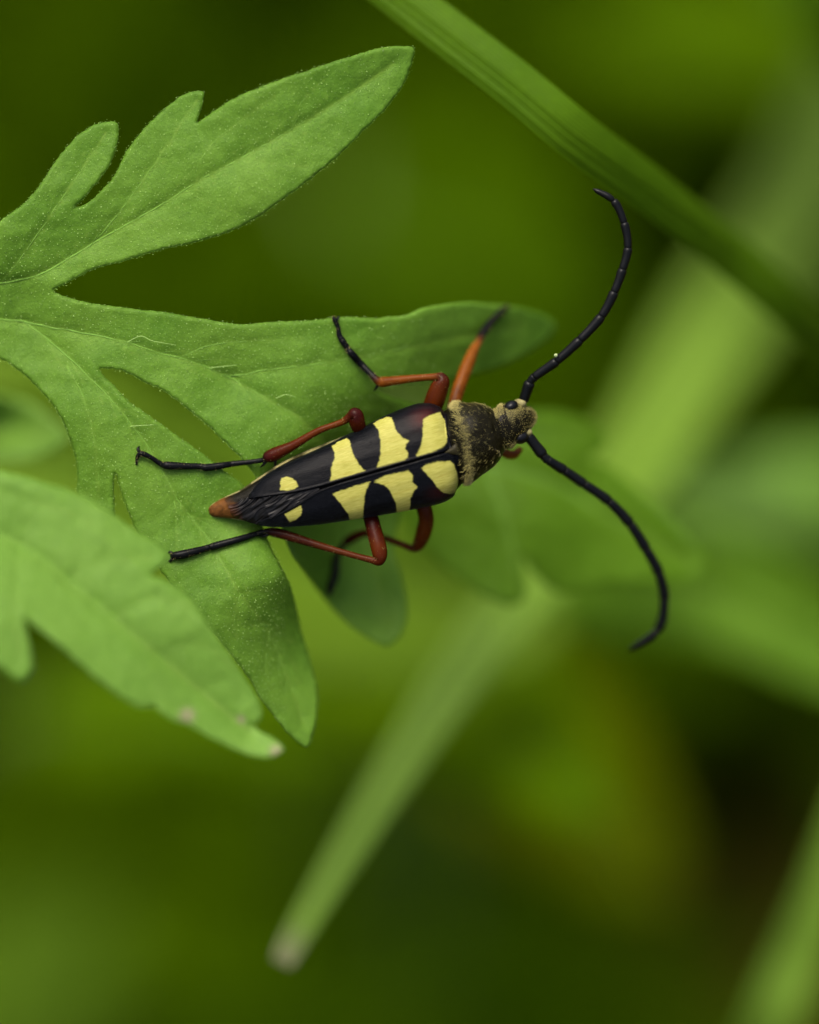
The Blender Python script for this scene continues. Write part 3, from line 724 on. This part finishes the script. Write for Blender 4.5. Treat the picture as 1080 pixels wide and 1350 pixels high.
for sgn in (1, -1):
    Tf, If = (TL, IL) if sgn > 0 else (TR, IR)
    NS, NU = 300, 84
    ss = np.linspace(-113 if sgn < 0 else -112, 186, NS); uu = np.linspace(0, 1, NU)
    V = np.zeros((NS, NU, 3)); 
    fr = sorted(FRONT)
    for i, s_ in enumerate(ss):
        T_ = max(1.0, float(Tf(min(s_, 178)))); I_ = min(float(If(s_)), T_ - 1.5); H_ = float(Hs(s_))
        th0 = math.asin(min(.999, (I_ / T_)))
        th = th0 + (math.pi * .56 - th0) * uu
        t_ = T_ * np.sin(th) ** .96; h_ = H_ * np.sign(np.cos(th)) * np.abs(np.cos(th)) ** .72
        d_in = t_ - I_
        ridge = 1.1 * np.exp(-((d_in - 2.2) / 1.6) ** 2) - 2.2 * np.exp(-(d_in / 1.0) ** 2)      # raised lip along the seam
        h_ = h_ + ridge + .5 * np.sin(t_ * .32 + s_ * .01) * (1 - uu) * uu * 2
        V[i, :, 0] = s_; V[i, :, 1] = sgn * t_; V[i, :, 2] = h_
    # trim the front to its curved edge: squeeze s so no vertex passes the front line, and turn the lip down
    lim = np.interp(V[..., 1], [a for a, _ in fr], [b_ for _, b_ in fr])
    s0 = V[..., 0]; k = np.clip((s0 - 120) / (186 - 120), 0, 1)
    V[..., 0] = np.where(s0 > 120, 120 + (lim - 120) * k, s0)
    V[..., 2] -= 9 * np.clip((k - .90) / .10, 0, 1) ** 2
    V[..., 2] += 2.0 * np.exp(-((k - .93) / .035) ** 2)                     # front rim
    Q = V.reshape(-1, 3); Q2 = Q[:, :2]
    yel = np.full(len(Q), -9.0)
    for p in YEL[sgn]: yel = np.maximum(yel, sd_poly(Q2, p))
    yel = yel + .7 * nz(Q2, .22, 3.0 + sgn) + .8 * nz(Q2 * [.25, 1.6], .5, 1.0 + sgn)
    ymask = np.clip(.5 + yel / 1.3, 0, 1)
    dI = np.abs(Q[:, 1]) - np.array([float(If(s_)) for s_ in Q[:, 0]])
    ymask *= np.clip((dI - 4.2) / 1.0, 0, 1)
    red = np.exp(-(((Q[:, 0] - 138) / 16) ** 2 + ((Q[:, 1] - 51) / 11) ** 2)) * .95 if sgn > 0 else np.exp(-(((Q[:, 0] - 130) / 14) ** 2 + ((Q[:, 1] + 50) / 9) ** 2)) * .4
    if sgn > 0:   # the yellow patch shades into the red shoulder
        ymask *= 1 - np.clip((Q[:, 1] - 45) / 10, 0, 1) * (Q[:, 0] > 120) * np.clip((142 - Q[:, 0]) / 10, 0, 1) * .6
    else:
        ymask *= 1 - np.clip((-Q[:, 1] - 42) / 14, 0, 1) * (Q[:, 0] > 110) * .7
    ln = np.clip(1 - np.abs(((np.abs(Q[:, 1]) * 1.0 + .10 * Q[:, 0] + 2 * nz(Q2, .03, 9)) % 17) - 8.5) / .8, 0, 1) * (.4 + .6 * (nz(Q2, .05, 4) > -.1))
    W_ = bt(Q[:, 0], Q[:, 1], Q[:, 2])
    F = []
    for i in range(NS - 1):
        for j in range(NU - 1):
            a = i * NU + j; q = (a, a + 1, a + NU + 1, a + NU)
            F.append(q if sgn < 0 else q[::-1])
    o = mesh('wing_cover', W_, F, M['elytra'], beetle, attrs={'yellow': ymask, 'red': red, 'lines': ln, 'along': Q[:, 0] * .07, 'across': Q[:, 1] * .8})
    gi = RNG.integers(6, NS - 14, 9000); gj = RNG.integers(2, int(NU * .85), 9000)
    ok = ymask.reshape(NS, NU)[gi, gj] < .2; gi, gj = gi[ok], gj[ok]; nk = len(gi); W3 = W_.reshape(NS, NU, 3)
    p_ = W3[gi, gj] + (W3[gi + 1, gj] - W3[gi, gj]) * RNG.uniform(0, 1, nk)[:, None] + (W3[gi, gj + 1] - W3[gi, gj]) * RNG.uniform(0, 1, nk)[:, None]
    al = W3[gi + 1, gj] - W3[gi, gj]; al /= np.linalg.norm(al, axis=1)[:, None]; ac = (W3[gi, gj + 1] - W3[gi, gj]) * sgn; ac /= np.linalg.norm(ac, axis=1)[:, None]
    nn_ = np.cross(al, ac); nn_ *= np.sign(nn_ @ BACK)[:, None]
    Vh, Fh = spikes(p_ - nn_ * .004, -al + nn_ * .22 + RNG.normal(0, .18, p_.shape), RNG.uniform(.06, .13, nk), np.full(nk, .003))
    hh = mesh('fine_hair', Vh, Fh, M['darkhair'], o, smooth=False); hh['kind'] = 'stuff'
    md = o.modifiers.new('thickness', 'SOLIDIFY'); md.thickness = .00007; md.offset = -1

# scutellum
sc_s, sc_t = to_st(np.array([598, 583, 592]), np.array([592, 598.5, 604]))
g_ = []
for i in range(7):
    for j in range(7):
        a, b_ = i / 6, j / 6
        s_ = 171 - 19 * a; t_ = (b_ - .5) * 17 * (1 - a * .92) ; g_.append((s_, t_ - 1, 39.6 - 9 * (b_ - .5) ** 2 - 3 * (a - .3) ** 2 * (a > .3) - 2 * (a < .1)))
g_ = np.array(g_)
mesh('scutellum', bt(*g_.T), [(i*7+j, (i+1)*7+j, (i+1)*7+j+1, i*7+j+1)[::-1] for i in range(6) for j in range(6)], M['body'], beetle, attrs={'pale': [.06] * 49, 'orange': [0] * 49})

# folded hind wings showing between the wing tips
ss = np.linspace(-141, -20, 110); uu = np.linspace(-1, 1, 60); Vw = []; br = []
for s_ in ss:
    L_ = float(IL(max(s_, -122))) + 3; R_ = -float(IR(max(s_, -122))) - 3
    if s_ < -112:
        k = (-112 - s_) / 29; L_ = L_ * (1 - k) + 13 * k; R_ = R_ * (1 - k) + (-3) * k
    for u in uu:
        t_ = (L_ + R_) / 2 + u * (L_ - R_) / 2
        top = float(Hs(max(s_, -122))) - 3.2
        base_h = np.interp(s_, [-141, -125, -112, -95, -60], [3.0, 8.0, 12.5, top, top])
        q_ = t_ - .30 * (s_ + 60) + 5 * noise.noise(Vector((s_ * .035, t_ * .06, 2))); wr = 2.6 * (1 - 2 * abs(noise.noise(Vector((s_ * .02, q_ * .16, 4))))) + 1.6 * noise.noise(Vector((s_ * .06, q_ * .42, 5))) - .8
        wr *= np.interp(s_, [-141, -130, -60, -30], [.3, 1, 1, .2])
        Vw.append((s_ + 3 * noise.noise(Vector((t_ * .3, 1, 1))) * (s_ < -130), t_, base_h + wr - 3.5 * abs(u) ** 3 * (s_ < -95)))
        br.append(float(np.clip((-126 - s_) / 14, 0, 1)) * .8)
Vw = np.array(Vw)
mesh('folded_wing', bt(*Vw.T), [(i*60+j, (i+1)*60+j, (i+1)*60+j+1, i*60+j+1)[::-1] for i in range(109) for j in range(59)], M['wing'], beetle, attrs={'brown': br})

# eyes
def blob(name, c, r, mat, parent, rot=0.0, **kw):
    V = []; n, m_ = 18, 24
    for i in range(n + 1):
        a = math.pi * i / n
        for j in range(m_):
            b_ = 2 * math.pi * j / m_
            x, y, z_ = r[0]*math.cos(a), r[1]*math.sin(a)*math.cos(b_), r[2]*math.sin(a)*math.sin(b_)
            V.append((c[0] + x*math.cos(rot) - y*math.sin(rot), c[1] + x*math.sin(rot) + y*math.cos(rot), c[2] + z_))
    V = np.array(V)
    F = [(i*m_+j, i*m_+(j+1) % m_, (i+1)*m_+(j+1) % m_, (i+1)*m_+j) for i in range(n) for j in range(m_)]
    return mesh(name, bt(*V.T), F, mat, parent, **kw)
blob('eye', (252.5, 33.5, -4), (10.5, 8, 12), M['eye'], beetle, .25)
blob('eye', (253, -8.5, -7), (11.5, 9, 12), M['eye'], beetle, -.25)
# mouth feeler, antenna sockets
def stbl(name, pts, rads, mat, parent, seg=12, **kw):
    Q = catmull(np.c_[np.array(pts, float), np.array(rads, float)], n=6)
    V, F = tube(pos(Q[:, 0], Q[:, 1], Q[:, 2]), Q[:, 3] / K, seg)
    return mesh(name, V, F, mat, parent, **kw)
for (x, y) in ((688, 532), (696, 570)):
    Q_ = stbl('antenna_socket', [(x-6, y, -1.05), (x-1, y, -.8), (x+4, y-1, -.7)], [6, 6.5, 4], M['body'], beetle)
    nvx = len(Q_.data.vertices)
    for k_, val in (('pale', .75), ('orange', 0.0)):
        a_ = Q_.data.attributes.new(k_, 'FLOAT', 'POINT'); a_.data.foreach_set('value', [val] * nvx)
Q_ = stbl('mouthpart', [(658,588,-1.8),(668,598,-2.0),(678,599,-2.2),(686,592,-2.5)], [5, 6.5, 6, 4], M['leg'], beetle)
nvx = len(Q_.data.vertices)
for k_, val in (('black', 0.0), ('light', .55)):
    a_ = Q_.data.attributes.new(k_, 'FLOAT', 'POINT'); a_.data.foreach_set('value', [val] * nvx)

# antennae: a basal joint and ten further joints each
def antenna(pts, w, r):
    for k in range(len(pts) - 1):
        a, b_ = np.array([*pts[k], w[k]]), np.array([*pts[k+1], w[k+1]])
        pr = pts[k-1] if k else pts[k]; nx = pts[k+2] if k + 2 < len(pts) else pts[k+1]
        tan0 = (np.array(pts[k+1]) - np.array(pr)); tan1 = (np.array(nx) - np.array(pts[k]))
        L = np.linalg.norm((b_ - a)[:2])
        tan0 = tan0 / (np.linalg.norm(tan0) + 1e-9) * L; tan1 = tan1 / (np.linalg.norm(tan1) + 1e-9) * L
        tt = np.linspace(0, 1, 14); Q = []
        for t in tt:
            h00, h10, h01, h11 = 2*t**3-3*t*t+1, t**3-2*t*t+t, -2*t**3+3*t*t, t**3-t*t
            xy = h00*a[:2] + h10*tan0 + h01*b_[:2] + h11*tan1
            Q.append((*xy, a[2] + (b_[2]-a[2])*t))
        Q = np.array(Q); rr = np.interp(tt, [0, .04, .12, .5, .86, .95, 1], [.84, .91, .92, .95, 1.04, 1.02, .88]) * r[k] / K
        if k == len(pts) - 2: rr = np.interp(tt, [0, .05, .3, .8, 1], [.6, .8, .95, .7, .15]) * r[k] / K
        V, F = tube(pos(*Q.T), rr, 14)
        if k == 0: root = mesh('antenna', V, F, M['antenna'], beetle)
        else: mesh('segment', V, F, M['antenna'], root)
    return root
antenna([(690,529),(699,504),(705,497),(734,476),(765,448),(793,417),(810,385),(821,355),(828,327),(823,294),(809,265),(782,249)],
        [-.9,-.6,-.5,-.2,0,.1,.2,.25,.3,.35,.4,.4], [7.4,6,6.5,6.5,6.6,6.5,6.3,6.1,5.9,5.6,5.2])
antenna([(696,574),(716,600),(722,606),(744,620),(770,638),(803,661),(831,691),(852,724),(869,756),(876,790),(868,829),(829,857)],
        [-.9,-1.1,-1.2,-1.6,-2.0,-2.5,-3.0,-3.5,-4,-4.5,-5,-5.4], [7.6,6.4,6.8,7,7,7.2,7.3,7.4,7.4,7.2,6.4])

# legs, each one skin: (px, py, w, radius px, black, light)
def leg(pts, extra=()):
    Q = catmull(np.array(pts, float), n=8)
    Q[:, 3] *= .88
    for q in Q[len(Q) // 3:]:                                    # feet rest on the blade, never in it
        d2 = ((MAINP - q[:2]) ** 2).sum(1)
        near = np.argsort(d2)[:6]
        if d2[near[0]] < 60: q[2] = max(q[2], float(((MAINA[near] - SUB) @ BACK).max()) + q[3] / K * .92)
    V, F = tube(pos(Q[:, 0], Q[:, 1], Q[:, 2]), np.maximum(Q[:, 3], .6) / K, 16)
    bk = np.repeat(np.clip(Q[:, 4], 0, 1), 16); lt = np.repeat(np.clip(Q[:, 5], 0, 1), 16)
    o = mesh('leg', V, F, M['leg'], beetle, attrs={'black': np.r_[bk, bk[0], bk[-1]], 'light': np.r_[lt, lt[0], lt[-1]]})
    # fine bristles along the shin
    i = RNG.integers(2, len(Q) - 2, 320)
    c = pos(Q[i, 0], Q[i, 1], Q[i, 2]); d = RNG.normal(0, 1, (320, 3)); d /= np.linalg.norm(d, axis=1)[:, None]
    T = pos(*Q[np.minimum(i+1, len(Q)-1), :3].T) - pos(*Q[i-1, :3].T); T /= np.linalg.norm(T, axis=1)[:, None]
    d = d - T * (d * T).sum(1)[:, None]; d /= np.linalg.norm(d, axis=1)[:, None] + 1e-9
    V, F = spikes(c + d * (Q[i, 3] / K * .95)[:, None], d * .6 + T * .8, RNG.uniform(.05, .11, 320), np.full(320, .005))
    h = mesh('bristles', V, F, M['goldhair'], o, smooth=False); h['kind'] = 'stuff'
    for nm, pp, rr in extra: stbl(nm, pp, rr, M['antenna'], o, 8)
def on(x, y, r): return leaf_top(x, y) + r / K + .01
# hind left
leg([(500,610,-1.2,9,1,0),(486,588,-1.0,8,1,0),(477,572,-.4,9.5,.6,.1),(471,557,.1,12,.1,.1),(468,547,.25,11.5,.35,0),(461,550,.2,7,.2,.1),(452,556,.1,5,0,.25),(420,568,-.05,5.2,0,.2),(387,587,-.25,7,0,.1),(364,598,-.45,10,.15,.05),(353,603,-.52,9,.4,0),
     (347,606.5,-.57,4.2,1,0),(306,611.7,-.68,4.6,1,0),(272,616.5,on(272,616.5,5.8),5.8,1,0),(265,615,on(265,615,4.6),4.6,1,0),(240,614.5,on(240,614.5,5.4),5.4,1,0),(220,613.6,on(220,613.6,6.2),6.2,1,0),(213,612,on(213,612,4.5),4.2,1,0),(198,602.5,on(198,602.5,3.6)+.1,3.6,1,0),(186,598,on(186,598,4)+.08,4.2,1,0),(181,603,on(181,603,3),2.6,1,0),(180,613,on(180,613,1.5),1.2,1,0)],
    [('spur', [(363,603,-.5),(363,611,-.55),(362,618,-.65)], [2.6,2,.6]), ('spur', [(352,607,-.5),(347,613,-.6),(343,616,-.7)], [2.4,1.8,.5]), ('claw', [(186,598,on(186,598,3)),(182,592,on(182,592,2)),(184,588,on(184,588,1))], [2.6,2,.6])])
# hind right
leg([(470,640,-1.2,9,1,0),(484,668,-.9,11,.9,0),(490,686,-.6,11.5,.35,0),(494,702,-.45,12,0,.05),(499,720,-.3,12.3,0,.15),(501,733,-.25,11,0,.1),(499,739,-.25,8.5,.1,.1),(489,738,-.28,5.2,.1,.15),(446.7,726.7,-.4,5,.25,.2),(409,715.5,-.55,6.2,.35,.15),(381,706.7,-.65,7.4,.45,.1),(360,701.5,-.75,7.2,.6,.05),
     (349,701,-.8,4.6,1,0),(315,711,-.95,5,1,0),(281,720.5,on(281,720.5,5.8),5.8,1,0),(275,722,on(275,722,4.8),4.8,1,0),(255,727.5,on(255,727.5,6),6,1,0),(238,731.7,on(238,731.7,6.8),6.8,1,0),(229,732.5,on(229,732.5,5.4),5.4,1,0),(225,733,on(225,733,3),2.4,1,0)],
    [('spur', [(355,704,-.75),(348,707,-.8),(341,708,-.9)], [2.4,1.8,.5]), ('claw', [(229,731,on(229,731,3)),(224,728,on(224,728,2)),(221,729,on(221,729,1))], [2.6,2,.6]), ('claw', [(229,734,on(229,734,3)),(225,739,on(225,739,2)),(222,740,on(222,740,1))], [2.6,2,.6])])
# middle right
leg([(545,640,-1.4,9,1,0),(557,664,-1.6,11.5,.2,.1),(562,684,-1.9,12,0,.25),(558,704,-2.3,12,0,.25),(551,719,-2.6,9.5,.1,.15),(545,723,-2.7,6,.2,.15),(528,717,-2.9,5,.1,.25),(505,709,-3.3,5.2,.1,.25),(482,703,-3.8,6,.2,.15),(462,711,-4.4,7.5,.5,0),(452,719,-4.8,5,1,0),
     (444,736,on(444,736,6)+.35,6,1,0),(442,758,on(442,758,6.5)+.1,6.5,1,0),(437,772,on(437,772,6),6,1,0),(434,784,on(434,784,4),4,1,0)])
# middle left
leg([(555,575,-1.3,9,1,0),(566,548,-.9,13,.4,.1),(573,528,-.6,15,0,.15),(579,512,-.4,14,0,.15),(583,503,-.3,11.5,.1,.1),(581,498,-.3,8.5,.4,.1),(573,497,-.35,5.6,.1,.4),(545,499,-.6,5.8,0,.45),(515,502.5,-.9,7.4,0,.5),(503,503.5,-1.05,8,0,.6),(497,501,-1.1,6,.5,.2),(491,495,-1.2,5,1,0),
     (476,480,-1.5,5.6,1,0),(463,465.5,on(463,465.5,5.5)+.15,5.8,1,0),(459,460,on(459,460,4.5),4.6,1,0),(452,450,on(452,450,5),5.2,1,0),(447,441,on(447,441,4),4,1,0),(446,432,on(446,432,3.2),3.4,1,0),(441,421,on(441,421,3),3.6,1,0),(439,417,on(441,421,2),1.4,1,0)],
    [('spur', [(500,506,-1.1),(496,512,-1.2),(493,516,-1.35)], [2.4,1.8,.5]), ('claw', [(442,423,on(442,423,3)),(446,419,on(446,421,2)),(447,416,on(447,420,1))], [2.2,1.6,.5])])
# front left
leg([(598,575,-1.2,8,1,0),(596,550,-1.5,9,.5,.3),(601,525,-1.8,10,0,.5),(610,498,-2.2,10.2,0,.6),(619,475,-2.6,9.4,0,.7),(626,459,-2.9,7.2,0,.9),(631,451,-3.1,6,.3,.6),(635,442,-3.4,6.4,1,0),(645,428,-3.9,6.6,1,0),(656,416,on(656,416,5)+.1,5,1,0),(664,408,on(664,408,4.5),4.5,1,0),(670,403,on(668,406,3),2.4,1,0)])

# golden fur on thorax, head and flanks
nh = 6200; hb = []; hd = []; hl = []; hr = []
Vw3 = bt(Vb[:, 0], Vb[:, 1], Vb[:, 2]).reshape(nr, SEG, 3)
ES = bt(1, 0, 0) - bt(0, 0, 0); ES /= np.linalg.norm(ES)
cnt = 0
rows = [i for i in range(nr) if RG2[i, 0] > 168]
while cnt < nh:
    i = rows[RNG.integers(0, len(rows) - 1)]; j = RNG.integers(0, SEG)
    p = pale[i*SEG+j]; a = 2 * math.pi * j / SEG
    if math.sin(a) < -.6: continue
    if RNG.uniform() > (.045 if RG2[i, 0] < 228 else .08) + p * .9: continue
    q = Vw3[i, j] * (1 - (u := RNG.uniform())) + Vw3[min(i+1, nr-1), j] * u + (Vw3[i, (j+1) % SEG] - Vw3[i, j]) * RNG.uniform()
    c = bt(*RG2[i, :3]); nrm = q - c; nrm -= ES * (nrm @ ES) * .5; nrm /= np.linalg.norm(nrm)
    back = -1.0 if RG2[i, 0] < 228 else .6
    hb.append(q - nrm * .01); hd.append(nrm * .55 + ES * back * .8 + RNG.normal(0, .3, 3)); hl.append(RNG.uniform(.10, .24) if RG2[i, 0] < 228 else RNG.uniform(.05, .10)); hr.append(RNG.uniform(.004, .008)); cnt += 1
V, F = spikes(hb, hd, hl, hr, bend=.2)
rows2 = [i for i in rows if 176 < RG2[i, 0] < 230]; db = []; dd_ = []
for _ in range(9000):
    i = rows2[RNG.integers(0, len(rows2) - 1)]; j = RNG.integers(0, SEG)
    if math.sin(2 * math.pi * j / SEG) < -.5: continue
    q = Vw3[i, j] + (Vw3[i + 1, j] - Vw3[i, j]) * RNG.uniform() + (Vw3[i, (j+1) % SEG] - Vw3[i, j]) * RNG.uniform()
    nrm = q - bt(*RG2[i, :3]); nrm -= ES * (nrm @ ES) * .5; nrm /= np.linalg.norm(nrm)
    db.append(q - nrm * .01); dd_.append(nrm * .5 - ES * .9 + RNG.normal(0, .2, 3))
V2, F2 = spikes(db, dd_, RNG.uniform(.08, .17, len(db)), np.full(len(db), .0042))
dn = mesh('down', V2, F2, plain('brown_down', (.060, .052, .010), .35, .25), beetle, smooth=False); dn['kind'] = 'stuff'
fur = mesh('fur', V, F, M['goldhair'], beetle, smooth=False); fur['kind'] = 'stuff'

# a speck of pollen stuck on the upper antenna
Vp = []
for i in range(9):
    for j in range(12):
        a, b_ = math.pi * i / 8, 2 * math.pi * j / 12; r = .085 * (1 + .25 * noise.noise(Vector((i * .7, math.cos(b_) * 2, math.sin(b_) * 2))))
        Vp.append(pos(733, 468.5, .12) + r * (math.cos(a) * BACK + math.sin(a) * (math.cos(b_) * RIGHT + math.sin(b_) * UP)))
pg = mesh('pollen_grain', Vp, [(i*12+j, (i+1)*12+j, (i+1)*12+(j+1) % 12, i*12+(j+1) % 12) for i in range(8) for j in range(12)], plain('pollen', (.22, .27, .12), .6, .2))
tag(pg, 'tiny whitish pollen speck stuck on the upper antenna of the beetle', 'pollen')
